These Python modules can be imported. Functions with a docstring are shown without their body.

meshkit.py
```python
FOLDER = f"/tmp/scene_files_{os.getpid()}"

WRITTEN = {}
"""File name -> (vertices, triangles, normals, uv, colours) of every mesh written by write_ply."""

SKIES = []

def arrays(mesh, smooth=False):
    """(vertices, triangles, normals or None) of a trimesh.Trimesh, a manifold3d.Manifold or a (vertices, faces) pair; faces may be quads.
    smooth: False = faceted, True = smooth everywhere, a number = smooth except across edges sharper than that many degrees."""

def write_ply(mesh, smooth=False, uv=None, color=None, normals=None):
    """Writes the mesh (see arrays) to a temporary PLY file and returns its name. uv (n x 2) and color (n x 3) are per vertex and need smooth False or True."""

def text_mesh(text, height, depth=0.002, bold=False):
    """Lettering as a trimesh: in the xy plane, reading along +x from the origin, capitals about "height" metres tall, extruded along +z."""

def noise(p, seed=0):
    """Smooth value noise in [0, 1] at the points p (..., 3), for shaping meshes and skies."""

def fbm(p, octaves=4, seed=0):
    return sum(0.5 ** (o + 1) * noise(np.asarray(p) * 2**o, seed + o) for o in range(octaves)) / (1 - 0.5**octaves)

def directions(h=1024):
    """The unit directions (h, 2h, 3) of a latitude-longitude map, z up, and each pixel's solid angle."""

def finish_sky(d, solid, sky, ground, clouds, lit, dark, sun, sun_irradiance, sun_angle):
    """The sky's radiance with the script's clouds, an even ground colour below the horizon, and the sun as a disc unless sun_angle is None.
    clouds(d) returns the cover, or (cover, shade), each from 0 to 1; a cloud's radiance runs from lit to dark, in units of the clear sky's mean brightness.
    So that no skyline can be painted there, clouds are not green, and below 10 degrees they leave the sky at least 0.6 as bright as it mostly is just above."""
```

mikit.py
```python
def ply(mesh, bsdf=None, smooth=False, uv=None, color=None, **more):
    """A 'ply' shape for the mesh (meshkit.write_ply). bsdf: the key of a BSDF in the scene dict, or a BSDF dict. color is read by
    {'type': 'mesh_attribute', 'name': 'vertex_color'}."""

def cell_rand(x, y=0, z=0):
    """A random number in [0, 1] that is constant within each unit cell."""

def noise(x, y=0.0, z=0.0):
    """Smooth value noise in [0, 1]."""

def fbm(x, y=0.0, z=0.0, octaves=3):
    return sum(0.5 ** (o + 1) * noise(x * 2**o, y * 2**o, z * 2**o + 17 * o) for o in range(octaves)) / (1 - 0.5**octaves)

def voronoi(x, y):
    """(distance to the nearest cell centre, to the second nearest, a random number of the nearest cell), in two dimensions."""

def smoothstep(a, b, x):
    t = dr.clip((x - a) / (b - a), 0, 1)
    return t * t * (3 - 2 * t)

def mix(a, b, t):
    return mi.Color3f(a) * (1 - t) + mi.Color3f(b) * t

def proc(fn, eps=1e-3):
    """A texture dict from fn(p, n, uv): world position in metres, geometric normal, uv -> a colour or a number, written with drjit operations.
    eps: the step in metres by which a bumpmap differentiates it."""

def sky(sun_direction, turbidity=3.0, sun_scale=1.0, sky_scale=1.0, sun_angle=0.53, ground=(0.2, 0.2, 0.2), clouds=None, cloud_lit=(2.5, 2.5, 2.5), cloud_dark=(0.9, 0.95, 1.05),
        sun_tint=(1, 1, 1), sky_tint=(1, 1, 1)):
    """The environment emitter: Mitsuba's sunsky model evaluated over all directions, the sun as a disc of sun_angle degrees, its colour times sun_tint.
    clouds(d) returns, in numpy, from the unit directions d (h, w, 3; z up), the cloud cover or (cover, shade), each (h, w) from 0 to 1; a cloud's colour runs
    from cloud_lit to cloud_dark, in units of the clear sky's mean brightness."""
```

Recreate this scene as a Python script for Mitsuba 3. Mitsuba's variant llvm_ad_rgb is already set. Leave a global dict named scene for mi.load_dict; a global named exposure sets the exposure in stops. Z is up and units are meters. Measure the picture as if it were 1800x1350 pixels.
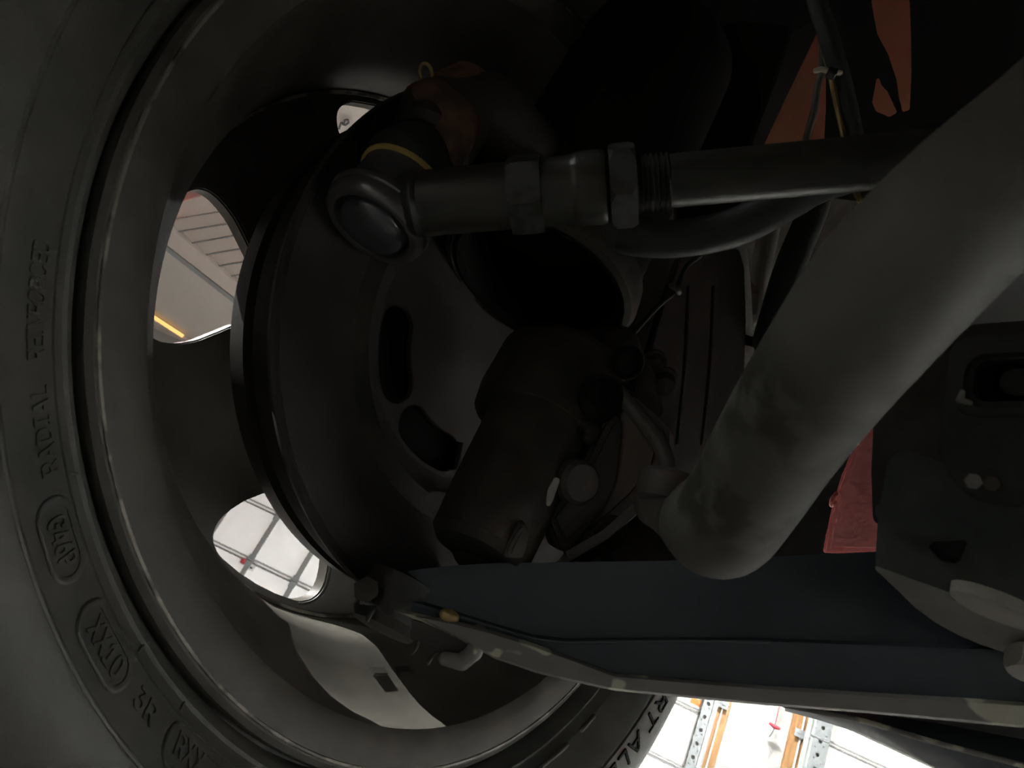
import math
import numpy as np
import trimesh
import manifold3d as m3
from shapely.geometry import Polygon, Point, box as sbox
from shapely.ops import unary_union
import mitsuba as mi
import drjit as dr
import mikit
import meshkit

# ------------------------------------------------------------------ camera, lights, exposure
F = 1340.0                                   # focal length in pixels of the 1800 x 1350 frame
WHEEL_Z = 0.334                              # height of the wheel's axis (tyre stands on the floor)
_R = np.array([[-0.9126, -0.38416, 0.13997], [0.06722, -0.47865, -0.87543], [0.4033, -0.7895, 0.46264]])
_u, _s, _v = np.linalg.svd(_R)
R = _u @ _v                                  # columns: the camera's right, down and forward in the world
CAM = np.array([0, 0, WHEEL_Z]) - R @ np.array([-0.0011963, -0.0155408, 0.4226704])
T4 = np.eye(4)
T4[:3, 0], T4[:3, 1], T4[:3, 2], T4[:3, 3] = -R[:, 0], -R[:, 1], R[:, 2], CAM
exposure = 1.8
scene, labels = {"type": "scene"}, {}
scene["camera"] = {"type": "thinlens", "fov": math.degrees(2 * math.atan(900 / F)), "fov_axis": "x", "near_clip": 0.01, "far_clip": 60.0,
                   "aperture_radius": 0.00045, "focus_distance": 0.62, "to_world": mi.ScalarTransform4f(T4.tolist())}
CEIL = 2.78
WALL_Y = CAM[1] - 7.0                        # the garage's front wall
# (x, y, half length x, half length y, radiance): the garage's ceiling lamps
LAMPS = [(3.4, 1.7, 0.75, 0.10, 20.0), (1.3, -3.7, 0.75, 0.10, 7.0), (-2.4, -1.7, 0.75, 0.10, 22.0), (-3.8, 0.2, 0.75, 0.10, 265.0), (-3.8, -2.4, 0.75, 0.10, 10.0)]
# a work lamp clamped under the ceiling shines through the openings of the wheel
scene["work_lamp_beam"] = {"type": "spot", "cutoff_angle": 2.4, "beam_width": 1.8, "intensity": {"type": "rgb", "value": [62.0, 60.0, 57.0]},
                           "to_world": mi.ScalarTransform4f().look_at(origin=[3.75, -.45, 2.50], target=[-.006, -.056, .150], up=[0, 0, 1])}


def P(px, py, d):
    """World point seen at pixel (px, py) of the photograph, d metres in front of the camera."""
    return CAM + R @ np.array([(px - 900) / F * d, (py - 675) / F * d, d])


def ray(px, py):
    return R @ np.array([(px - 900) / F, (py - 675) / F, 1.0])


AX = np.array([.79739, -.60346, 0.0]); AX /= np.linalg.norm(AX)   # wheel axis, outboard
UP = np.array([0, 0, 1.0])
SD = np.cross(UP, AX)
WC = np.array([0, 0, WHEEL_Z])


def W(r, deg, o):
    """Point of the wheel: radius, angle (clockwise seen from the camera), offset outboard."""
    a = np.radians(deg)
    return WC + AX * o + r * (np.cos(a) * SD + np.sin(a) * UP)


# ------------------------------------------------------------------ helpers
def num(key):
    if key not in scene:
        return key
    k = 1
    while f"{key}_{k:03d}" in scene:
        k += 1
    return f"{key}_{k:03d}"


def put(key, mesh, mat, smooth=30, label=None, cat=None, group=None, kind=None, **more):
    key = num(key)
    scene[key] = mikit.ply(mesh, mat, smooth, **more)
    if label or cat or kind:
        say(key, label, cat, group, kind)
    return key


def say(key, label=None, cat=None, group=None, kind=None):
    labels[key] = {k: v for k, v in (("label", label), ("category", cat), ("group", group), ("kind", kind)) if v}


def cat_mesh(*ms):
    return trimesh.util.concatenate([tm(m) for m in ms])


def tm(m):
    if hasattr(m, "to_mesh"):
        q = m.to_mesh()
        return trimesh.Trimesh(q.vert_properties[:, :3], q.tri_verts, process=False)
    return m


def mf(m):
    return m3.Manifold(m3.Mesh(np.asarray(m.vertices, np.float32), np.asarray(m.faces, np.uint32)))


def basis(ax):
    ax = np.asarray(ax, float) / np.linalg.norm(ax)
    t = np.array([0, 0, 1.0]) if abs(ax[2]) < .9 else np.array([1.0, 0, 0])
    u = np.cross(t, ax); u /= np.linalg.norm(u)
    return u, np.cross(ax, u), ax


def grid_faces(n, m, closed_m=True):
    f = []
    for i in range(n - 1):
        for j in range(m if closed_m else m - 1):
            a, b = i * m + j, i * m + (j + 1) % m
            f += [[a, b, b + m], [a, b + m, a + m]]
    return f


def loft(loops, caps=True, flip=False):
    """Closed solid through loops of the same number of points."""
    loops = [np.asarray(l, float) for l in loops]
    n, m = len(loops), len(loops[0])
    v = np.vstack(loops + ([loops[0].mean(0)[None], loops[-1].mean(0)[None]] if caps else []))
    f = grid_faces(n, m)
    if caps:
        c0, c1 = n * m, n * m + 1
        f += [[c0, (j + 1) % m, j] for j in range(m)] + [[c1, (n - 1) * m + j, (n - 1) * m + (j + 1) % m] for j in range(m)]
    t = trimesh.Trimesh(v, f, process=False)
    if t.volume < 0:
        t.invert()
    return t


def spline(pts, n=8):
    """Catmull-Rom through points with any number of columns."""
    p = np.asarray(pts, float)
    if len(p) < 3:
        return np.array([p[0] + (p[1] - p[0]) * t for t in np.linspace(0, 1, n + 1)])
    q = np.vstack([2 * p[0] - p[1], p, 2 * p[-1] - p[-2]])
    out = []
    for i in range(1, len(q) - 2):
        for t in np.linspace(0, 1, n, endpoint=False):
            a, b, c, d = q[i - 1:i + 3]
            out.append(.5 * (2 * b + (c - a) * t + (2 * a - 5 * b + 4 * c - d) * t * t + (3 * b - a - 3 * c + d) * t ** 3))
    return np.vstack(out + [p[-1]])


def tube(pts, rad, n=8, k=20, round_ends=True):
    """Swept round bar; pts world points, rad one radius or one per point."""
    pts = np.asarray(pts, float)
    rad = np.full(len(pts), rad) if np.ndim(rad) == 0 else np.asarray(rad, float)
    q = spline(np.c_[pts, rad], n)
    c, r = q[:, :3], np.maximum(q[:, 3], 1e-5)
    tan = np.gradient(c, axis=0); tan /= np.linalg.norm(tan, axis=1)[:, None]
    u, v, _ = basis(tan[0])
    loops, a = [], np.linspace(0, 2 * np.pi, k, endpoint=False)[:, None]
    frames = []
    for t in tan:
        u = u - t * (u @ t); u /= np.linalg.norm(u)
        frames.append((u, np.cross(t, u)))
    def ring(i, s, off):
        return c[i] + tan[i] * off + s * r[i] * (np.cos(a) * frames[i][0] + np.sin(a) * frames[i][1])
    if round_ends:
        loops += [ring(0, math.sin(x), -r[0] * math.cos(x)) for x in (.25, .7, 1.15)]
    loops += [ring(i, 1, 0) for i in range(len(c))]
    if round_ends:
        loops += [ring(-1, math.cos(x), r[-1] * math.sin(x)) for x in (.42, .87, 1.3)]
    return loft(loops)


def lathe(profile, origin, axis, k=48, closed=False):
    """Profile (radius, height along axis) turned about the axis. closed: the profile is a closed outline (a ring)."""
    u, v, w = basis(axis)
    a = np.linspace(0, 2 * np.pi, k, endpoint=False)[:, None]
    loops = [np.asarray(origin) + w * h + max(r, 1e-5) * (np.cos(a) * u + np.sin(a) * v) for r, h in profile]
    if closed:
        loops.append(loops[0])
        return loft(loops, caps=False)
    return loft(loops)


def wheel_lathe(profile, k=144, closed=True):
    return lathe(profile, WC, AX, k, closed)


def round_poly(pts, r=0.0, n=4):
    """Shapely polygon with corners rounded by r."""
    p = pts if hasattr(pts, "exterior") else Polygon(pts)
    return p.buffer(-r, quad_segs=n).buffer(2 * r, quad_segs=n).buffer(-r, quad_segs=n) if r else p


def solid(poly, thick, bevel=0.0):
    """Extruded shapely polygon from z=0 up to thick; the edge at z=0 is chamfered by bevel."""
    parts = []
    for g in getattr(poly, "geoms", [poly]):
        if bevel:
            steps = []
            inner = g.buffer(-bevel, join_style=2)
            for h in getattr(inner, "geoms", [inner]):
                if h.is_empty:
                    continue
                lo = mf(trimesh.creation.extrude_polygon(h, thick, engine="earcut"))
                steps.append(lo)
            mid = g.buffer(-bevel * .35, join_style=2)
            for h in getattr(mid, "geoms", [mid]):
                e = trimesh.creation.extrude_polygon(h, thick - bevel * .35, engine="earcut"); e.apply_translation([0, 0, bevel * .35])
                steps.append(mf(e))
            e = trimesh.creation.extrude_polygon(g, thick - bevel, engine="earcut"); e.apply_translation([0, 0, bevel])
            steps.append(mf(e))
            parts.append(m3.Manifold.batch_boolean(steps, m3.OpType.Add))
        else:
            parts.append(mf(trimesh.creation.extrude_polygon(g, thick, engine="earcut")))
    return tm(parts[0] if len(parts) == 1 else m3.Manifold.batch_boolean(parts, m3.OpType.Add))


def slab(pix, at, thick, nrm=None, bevel=.002, rnd=.002, holes=()):
    """Plate whose front face has the outline pix (pixels) on the plane through the pixel/depth 'at' with normal nrm (towards the viewer)."""
    o = P(*at)
    n = CAM - o if nrm is None else np.asarray(nrm, float)
    n = n / np.linalg.norm(n)
    if n @ (CAM - o) < 0:
        n = -n
    u, v, w = basis(-n)
    def flat(pp):
        out = []
        for px, py in pp:
            d = ray(px, py)
            q = CAM + d * ((o - CAM) @ n / (d @ n)) - o
            out.append((q @ u, q @ v))
        return out
    pg = round_poly(flat(pix), rnd)
    for h in holes:
        pg = pg.difference(round_poly(flat(h), rnd * .7))
    m = solid(pg, thick, bevel)
    M = np.eye(4); M[:3, 0], M[:3, 1], M[:3, 2], M[:3, 3] = u, v, w, o
    m.apply_transform(M)
    return m


def sphere_hull(pts):
    """Hull of spheres [(point, radius), ...]."""
    ss = []
    for p, r in pts:
        s = trimesh.creation.icosphere(3, r); s.apply_translation(p)
        ss.append(mf(s))
    return m3.Manifold.batch_hull(ss)


def casting(bones, cell=.004, smooth=6):
    """Bones [((px, py, d, r), (px, py, d, r)), ...] joined into one smoothed cast body."""
    ms = [sphere_hull([(P(*b[:3]), b[3]) for b in bone]) for bone in bones]
    m = m3.Manifold.batch_boolean(ms, m3.OpType.Add).refine_to_length(cell)
    t = tm(m); t.merge_vertices()
    if smooth:
        trimesh.smoothing.filter_taubin(t, iterations=smooth)
    return t


def box(lo, hi, bevel=0.0):
    lo, hi = np.minimum(lo, hi), np.maximum(lo, hi)
    b = trimesh.creation.box(hi - lo); b.apply_translation((lo + hi) / 2)
    if bevel:
        o = np.clip(bevel, 0, (hi - lo).min() / 2.2)
        v = []
        for ax in range(3):
            for s in np.ndindex(2, 2, 2):
                c = np.where(np.array(s) == 1, hi - o, lo + o)
                c[ax] = hi[ax] if s[ax] else lo[ax]
                v.append(c)
        b = trimesh.Trimesh(*[getattr(trimesh.convex.convex_hull(np.array(v)), x) for x in ("vertices", "faces")], process=False)
    return b


def hexnut(r, h, origin, axis, hole=0.0, cham=.12):
    a = np.linspace(0, 2 * np.pi, 6, endpoint=False)
    u, v, w = basis(axis)
    pr = m3.Manifold.extrude(m3.CrossSection([np.c_[np.cos(a), np.sin(a)] * r]), h)
    cone = m3.Manifold.revolve(m3.CrossSection([[[0, 0], [r * (1 - cham), 0], [r * 1.01, h * .22], [r * 1.01, h * .78], [r * (1 - cham), h], [0, h]]]), 48)
    pr = pr ^ cone
    if hole:
        pr = pr - m3.Manifold.cylinder(h * 3, hole, hole, 32, True)
    t = tm(pr)
    M = np.eye(4); M[:3, 0], M[:3, 1], M[:3, 2], M[:3, 3] = u, v, w, origin
    t.apply_transform(M)
    return t


def bolt(origin, axis, r, h, washer=0.0):
    ms = [hexnut(r, h, origin, axis)]
    if washer:
        ms.append(lathe([(washer, -h * .3), (washer, 0), (washer * .9, h * .06)], origin, axis, 24))
    return cat_mesh(*ms)


# ------------------------------------------------------------------ materials
nz, fb, sm, mix = mikit.noise, mikit.fbm, mikit.smoothstep, mikit.mix


def mat(name, col, rough=.5, metal=0.0, spec=.5, bump=None, coat=0.0, col2=None, scale=60.0, lo=.35, hi=.7, eps=3e-4, aniso=(1, 1, 1)):
    """Principled material; col2 is the colour of its grime or wear patches."""
    base = {"type": "rgb", "value": list(col)}
    if col2 is not None:
        def fn(p, n, uv):
            return mix(col, col2, sm(lo, hi, fb(p.x * scale * aniso[0], p.y * scale * aniso[1], p.z * scale * aniso[2], 4)))
        base = mikit.proc(fn)
    b = {"type": "principled", "base_color": base, "roughness": rough, "metallic": metal, "specular": spec}
    if coat:
        b.update(clearcoat=coat, clearcoat_gloss=.9)
    if bump:
        s, amp = bump
        b = {"type": "bumpmap", "arbitrary": mikit.proc(lambda p, n, uv: fb(p.x * s, p.y * s, p.z * s, 3), eps), "scale": amp, "bsdf": b}
    scene["mat_" + name] = {"type": "twosided", "bsdf": b}
    return "mat_" + name


RUBBER = mat("rubber", (.085, .088, .080), .45, spec=.5, col2=(.112, .108, .096), scale=45, bump=(900, .00012))
RIM = mat("rim", (.075, .072, .062), .55, spec=.35, col2=(.098, .092, .078), scale=35)
RIMEDGE = mat("rim_edge", (.36, .34, .29), .4, spec=.5, col2=(.09, .085, .07), scale=70, lo=.42, hi=.58)  # pale worn colour; on the disc ridge it holds an edge highlight
DARKSTEEL = mat("dark_steel", (.020, .021, .018), .45, spec=.5, col2=(.034, .029, .022), scale=60)
SHIELD = mat("shield", (.034, .031, .029), .6, spec=.35, col2=(.044, .041, .038), scale=25)
CAST = mat("cast_iron", (.018, .017, .0135), .55, spec=.35, col2=(.034, .027, .019), scale=70, bump=(500, .0002))
CALIPER = mat("caliper_iron", (.044, .041, .036), .6, col2=(.075, .047, .032), scale=55, lo=.45, hi=.7, bump=(450, .0002))
RUST = mat("rust", (.105, .050, .026), .8, col2=(.045, .030, .020), scale=120, bump=(400, .0005))
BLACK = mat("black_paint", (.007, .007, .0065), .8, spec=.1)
PLASTIC = mat("black_plastic", (.012, .013, .011), .7)
TIEROD = mat("tie_rod_steel", (.019, .0195, .0155), .38, spec=.5, col2=(.028, .027, .020), scale=50)
NUT = mat("zinc_nut", (.034, .037, .035), .45, spec=.5, col2=(.022, .021, .016), scale=140)
BALL = mat("satin_black_metal", (.11, .11, .12), .22, metal=.5, spec=.9)
BALLRING = mat("ball_ring_metal", (.17, .165, .165), .25, metal=.6, spec=.9)  # paler than the housing: the ring highlights are in the colour
GOLD = mat("gold_ring", (.75, .58, .18), .35, metal=.3)
_c1, _c2, _c3 = P(1345, 715, .205), P(1275, 850, .235), P(1330, 790, .222)
def _sway(p, n, uv):
    """Grey paint with a dark scuffed stain near the bent end and a pale scrape beside it."""
    d1 = dr.minimum(dr.norm(p - mi.Point3f(*map(float, _c1))), dr.norm(p - mi.Point3f(*map(float, _c2))))
    k = fb(p.x * 95, p.y * 95, p.z * 60, 4)
    stain = sm(.034, .010, d1) * sm(.40, .56, k)
    pale = sm(.016, .006, dr.norm(p - mi.Point3f(*map(float, _c3)))) * sm(.36, .5, k)
    base = mix((.082, .083, .075), (.064, .065, .056), sm(.4, .65, fb(p.x * 30, p.y * 30, p.z * 30, 3)))
    return mix(mix(base, (.034, .034, .028), stain), (.13, .13, .12), pale * .7)
scene["mat_bar_paint"] = {"type": "twosided", "bsdf": {"type": "bumpmap", "arbitrary": mikit.proc(lambda p, n, uv: fb(p.x * 300, p.y * 300, p.z * 300, 3), 3e-4), "scale": .00018,
                          "bsdf": {"type": "principled", "base_color": mikit.proc(_sway), "roughness": .6, "specular": .35}}}
SWAY = "mat_bar_paint"
SWAYDIRT = mat("bar_end", (.075, .073, .066), .7, spec=.3, col2=(.030, .030, .025), scale=55, lo=.42, hi=.62, bump=(300, .0003))
BEAM = mat("beam_paint", (.034, .045, .056), .5, spec=.4, col2=(.046, .057, .067), scale=22)
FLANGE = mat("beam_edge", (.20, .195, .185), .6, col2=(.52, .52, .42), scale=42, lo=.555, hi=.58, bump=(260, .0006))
FRAME = mat("frame_brown", (.060, .053, .036), .6, col2=(.036, .033, .024), scale=25)
MOUNT = mat("mount_cast", (.028, .034, .031), .5, col2=(.042, .047, .041), scale=40, bump=(350, .0002))
MOUNTPAD = mat("mount_pad", (.34, .33, .29), .55, col2=(.25, .24, .21), scale=60)
RUBBERSHADE = mat("rubber_shaded", (.014, .015, .016), .7, spec=.2)  # darker rubber: shading of the letters and slot put into the colour
RED = mat("red_paint", (.88, .27, .255), .25, spec=.8, coat=.8)
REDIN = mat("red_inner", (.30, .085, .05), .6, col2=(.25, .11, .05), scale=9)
GREY = mat("grey_tube", (.15, .145, .125), .5, col2=(.10, .095, .08), scale=40)
HOSE = mat("hose_rubber", (.022, .027, .024), .55)
WHITEWALL = mat("white_wall", (.27, .267, .257), .9, spec=.1)
SEAML = mat("seam_pale", (.27, .27, .265), .7)
CEILW = mat("ceiling_paint", (.36, .335, .31), .9, spec=.1)
CEILB = mat("ceiling_board", (.36, .315, .29), .9, spec=.1)
DOORW = mat("door_panel", (.85, .85, .855), .6, spec=.3)
SEAM = mat("seam_grey", (.15, .15, .148), .7)
GALV = mat("galvanised", (.155, .168, .172), .55, metal=.1)
GALVL = mat("galvanised_light", (.24, .255, .25), .5, metal=.1)
WOOD = mat("wood", (.19, .098, .030), .6, col2=(.14, .066, .020), scale=16, aniso=(4, 4, .35))
CONCRETE = mat("concrete", (.60, .59, .56), .6, col2=(.53, .52, .50), scale=3)
ROPE = mat("red_cord", (.26, .022, .034), .7)
ORANGE = mat("orange_label", (.42, .095, .012), .7)
PAPER = mat("paper", (.5, .5, .49), .8)
INK = mat("ink", (.05, .05, .05), .8)
SHADESHEET = mat("shade_sheet_brown", (.017, .0135, .011), .7, col2=(.030, .020, .015), scale=14, aniso=(4, 4, .3))  # streaked dark brown standing for the shaded tyre side
MOUNTBASE = mat("mount_base", (.22, .215, .195), .7, spec=.2, col2=(.17, .168, .15), scale=50)  # paler than the rest of the mount, for its underside
CREASELIT = mat("crease_highlight", (.062, .072, .082), .55)  # paler beam colour for the highlight along the crease
LINERED = mat("hose_grey", (.085, .082, .074), .5)
TIE = mat("tie_plastic", (.5, .47, .36), .5)
BRASS = mat("brass_wire", (.45, .34, .15), .4, metal=.6)

# ------------------------------------------------------------------ the garage
X0, X1, Y0, Y1 = -6.2, 6.4, WALL_Y, 5.0
put("floor", box((X0 - .2, Y0 - .2, -.12), (X1 + .2, Y1 + .2, 0)), CONCRETE, False, "grey concrete garage floor under the vehicle", kind="structure")
put("ceiling", box((X0 - .2, Y0 - .2, CEIL), (X1 + .2, Y1 + .2, CEIL + .12)), CEILW, False, "off-white garage ceiling", kind="structure")
put("wall_front", box((X0 - .2, Y0 - .2, -.02), (X1 + .2, Y0, CEIL + .02)), WHITEWALL, False, "white front wall with the garage doors", kind="structure")
put("wall_back", box((X0 - .2, Y1, -.02), (X1 + .2, Y1 + .2, CEIL + .02)), WHITEWALL, False, "white back wall of the garage", kind="structure")
put("wall_left", box((X1, Y0, -.02), (X1 + .2, Y1, CEIL + .02)), WHITEWALL, False, "white side wall beyond the wheel", kind="structure")
put("wall_right", box((X0 - .2, Y0, -.02), (X0, Y1, CEIL + .02)), WHITEWALL, False, "white side wall behind the vehicle", kind="structure")


def wx(x):   # wall coordinate x' (per metre of distance) to world x
    return CAM[0] + 7 * x


def wz(z):
    return CAM[2] + 7 * z


DZ = [0.0, wz(.076), wz(.138), wz(.2055), wz(.272), 2.46]
def sectional_door(n, xa, xb, zs, stiles, lab):
    key = f"door_{n}"
    xa, xb = sorted((xa, xb))
    put(key, box((xa, WALL_Y + .001, .005), (xb, WALL_Y + .012, zs[-1])), SEAM, False, lab, kind="structure")
    for a, b in zip(zs[:-1], zs[1:]):
        put(key + "__panel", box((xa, WALL_Y + .012, a + .004), (xb, WALL_Y + .045, b - .004), .006), DOORW, False)
        if b < zs[-1]:
            put(key + "__joint_lip", box((xa, WALL_Y + .046, b + .020), (xb, WALL_Y + .060, b + .034), .003), SEAML, False)
            put(key + "__joint_lip", box((xa, WALL_Y + .046, b - .012), (xb, WALL_Y + .054, b - .002), .003), SEAM, False)
    for x in stiles:
        for a, b in zip(zs[:-1], zs[1:]):
            put(key + "__stile", box((x - .022, WALL_Y + .046, a + .04), (x + .022, WALL_Y + .060, b - .03), .004), SEAM, False)
        for b in zs[1:-1]:
            put(key + "__hinge", cat_mesh(box((x - .03, WALL_Y + .060, b - .05), (x + .03, WALL_Y + .066, b + .06), .003),
                                          tube([(x - .032, WALL_Y + .072, b + .012), (x + .032, WALL_Y + .072, b + .012)], .009, 1, 10)), GALV, 30)
    return key


d1 = sectional_door(1, wx(-.2335), wx(.75), DZ, [wx(.0), wx(.20), wx(.293), wx(.358), wx(.4235), wx(.5), wx(.6)], "white sectional garage door seen through the wheel and under the beam")
d2 = sectional_door(2, wx(-.79), wx(-.384), [0.0, wz(.03), wz(.099), wz(.168), wz(.2375), wz(.305), 2.46], [wx(-.6)], "white sectional garage door at the lower right corner")

# vertical door tracks: perforated angle, lip, brackets, timber
def perforated(xa, xb, z0, z1, y, tk=.004, big=.0165, side=1):
    pg = sbox(0, z0, abs(xb - xa), z1)
    w = abs(xb - xa)
    cut = []
    z = z0 + .06
    k = 0
    while z < z1 - .04:
        cut.append(Point(w * .55, z).buffer(big, quad_segs=5))
        cut.append(Point(w * (.25 if k % 2 else .82), z + .055).buffer(.0062, quad_segs=3))
        cut.append(Point(w * (.75 if k % 2 else .3), z + .08).buffer(.0062, quad_segs=3))
        z += .112; k += 1
    pg = pg.difference(unary_union(cut))
    m = solid(pg, tk)
    M = np.eye(4); M[:3, 0], M[:3, 1], M[:3, 2] = (np.sign(xb - xa), 0, 0), (0, 0, 1), (0, -np.sign(xb - xa), 0)
    M[:3, 3] = (xa, y, 0)
    m.apply_transform(M)
    return m


def track(n_key, xo, xf, xl, xw, xw2, lab, zbr):
    """xo: outer edge of the perforated flange, xl: the lip, xw..xw2: the timber jamb (wall coordinates)."""
    s = np.sign(xl - xo)
    put(n_key + "__perforated_flange", perforated(wx(xo), wx(xf), .03, 2.42, WALL_Y + .105), GALV, False)
    a, b = wx(xl) - s * .012, wx(xl) + s * .022
    put(n_key + "__channel", cat_mesh(box((a, WALL_Y + .06, .03), (a + s * .004, WALL_Y + .112, 2.42)), box((a, WALL_Y + .112, .03), (b, WALL_Y + .116, 2.42)), box((min(wx(xf), a), WALL_Y + .096, .03), (max(wx(xf), a), WALL_Y + .100, 2.42)),
                                      tube([(b, WALL_Y + .114, .03), (b, WALL_Y + .114, 2.42)], .006, 1, 10)), GALVL, 30)
    for z in zbr:
        put(n_key + "__bracket", cat_mesh(box((wx(xl), WALL_Y + .062, z - .03), (wx(xw2) - s * .03, WALL_Y + .068, z + .04), .003),
                                          bolt((wx(xl) * .5 + wx(xw2) * .5, WALL_Y + .068, z + .01), (0, 1, 0), .011, .010, .016)), GALV, 30)
    say(n_key, lab, "door track")
    return n_key


track("door_track", -.2325, -.2432, -.2462, -.250, -.268, "galvanised perforated vertical door track left of the white wall strip", [wz(.2265), wz(.12), wz(.04)])
track("door_track_001", -.3865, -.3672, -.3600, -.3595, -.342, "galvanised perforated vertical door track right of the hanging cord", [wz(.2335), wz(.13), wz(.05)])


def timber(key, xa, xb, lab):
    xa, xb = sorted((wx(xa), wx(xb)))
    w = xb - xa
    put(key + "__board", box((xa, WALL_Y, 0), (xb, WALL_Y + .038, 2.52), .004), WOOD, False)
    put(key + "__stop_strip", box((xa + w * .42, WALL_Y + .038, 0), (xa + w * .52, WALL_Y + .05, 2.5), .003), PAPER, False)
    say(key, lab, "timber")


timber("jamb_timber", -.2475, -.2675, "light brown timber jamb board beside the left door track")
timber("jamb_timber_001", -.3425, -.3668, "light brown timber jamb board behind the right door track")

# roller and shaft of the second door
zr = wz(.2375)
put("door_roller__shaft", tube([(wx(-.3655), WALL_Y + .10, zr), (wx(-.384) - .01, WALL_Y + .10, zr)], .011, 1, 16), GALV)
put("door_roller__hinge_plate", slab([(1428, 1278), (1446, 1290), (1452, 1318), (1434, 1330), (1424, 1305)], (1438, 1300, 7.0), .012, (0, 1, 0), .002, .006), GALV)
say("door_roller", "steel roller shaft in the right door track", "roller")

# red emergency cord with its pull handle
hx, hz = wx(-.3205), wz(.2285)
hy = WALL_Y + .10
put("pull_cord__cord", tube([(hx, hy, CEIL - .002), (hx + .002, hy, hz + .4), (hx, hy, hz)], .0035, 6, 8), ROPE)
put("pull_cord__handle", cat_mesh(sphere_hull([((hx - .040, hy, hz - .003), .011), ((hx + .040, hy, hz + .003), .011), ((hx, hy, hz - .006), .017)])), ROPE, 40)
put("pull_cord__tail", tube([(hx, hy, hz - .015), (hx + .004, hy, hz - .05), (hx + .022, hy, hz - .10)], .004, 5, 8), HOSE)
say("pull_cord", "red pull cord with a red handle hanging before the white wall strip", "pull cord")

# stickers on the first door
sx, sz = wx(-.2255), wz(.2165)
put("door_sticker__backing", box((sx - .048, WALL_Y + .0455, sz - .03), (sx + .048, WALL_Y + .0470, sz + .09), 0), PAPER, False)
put("door_sticker__orange_band", box((sx - .046, WALL_Y + .0471, sz - .028), (sx + .046, WALL_Y + .0480, sz + .028), 0), ORANGE, False, "orange lower half")
put("door_sticker__pictogram", cat_mesh(tube([(sx - .012, WALL_Y + .048, sz + .04), (sx + .004, WALL_Y + .048, sz + .055), (sx - .006, WALL_Y + .048, sz + .075)], .003, 4, 6),
                                        tube([(sx - .03, WALL_Y + .048, sz + .034), (sx - .012, WALL_Y + .048, sz + .04)], .003, 1, 6)), INK, False)
say("door_sticker", "orange and white sticker on the garage door by the left track", "sticker")
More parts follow.
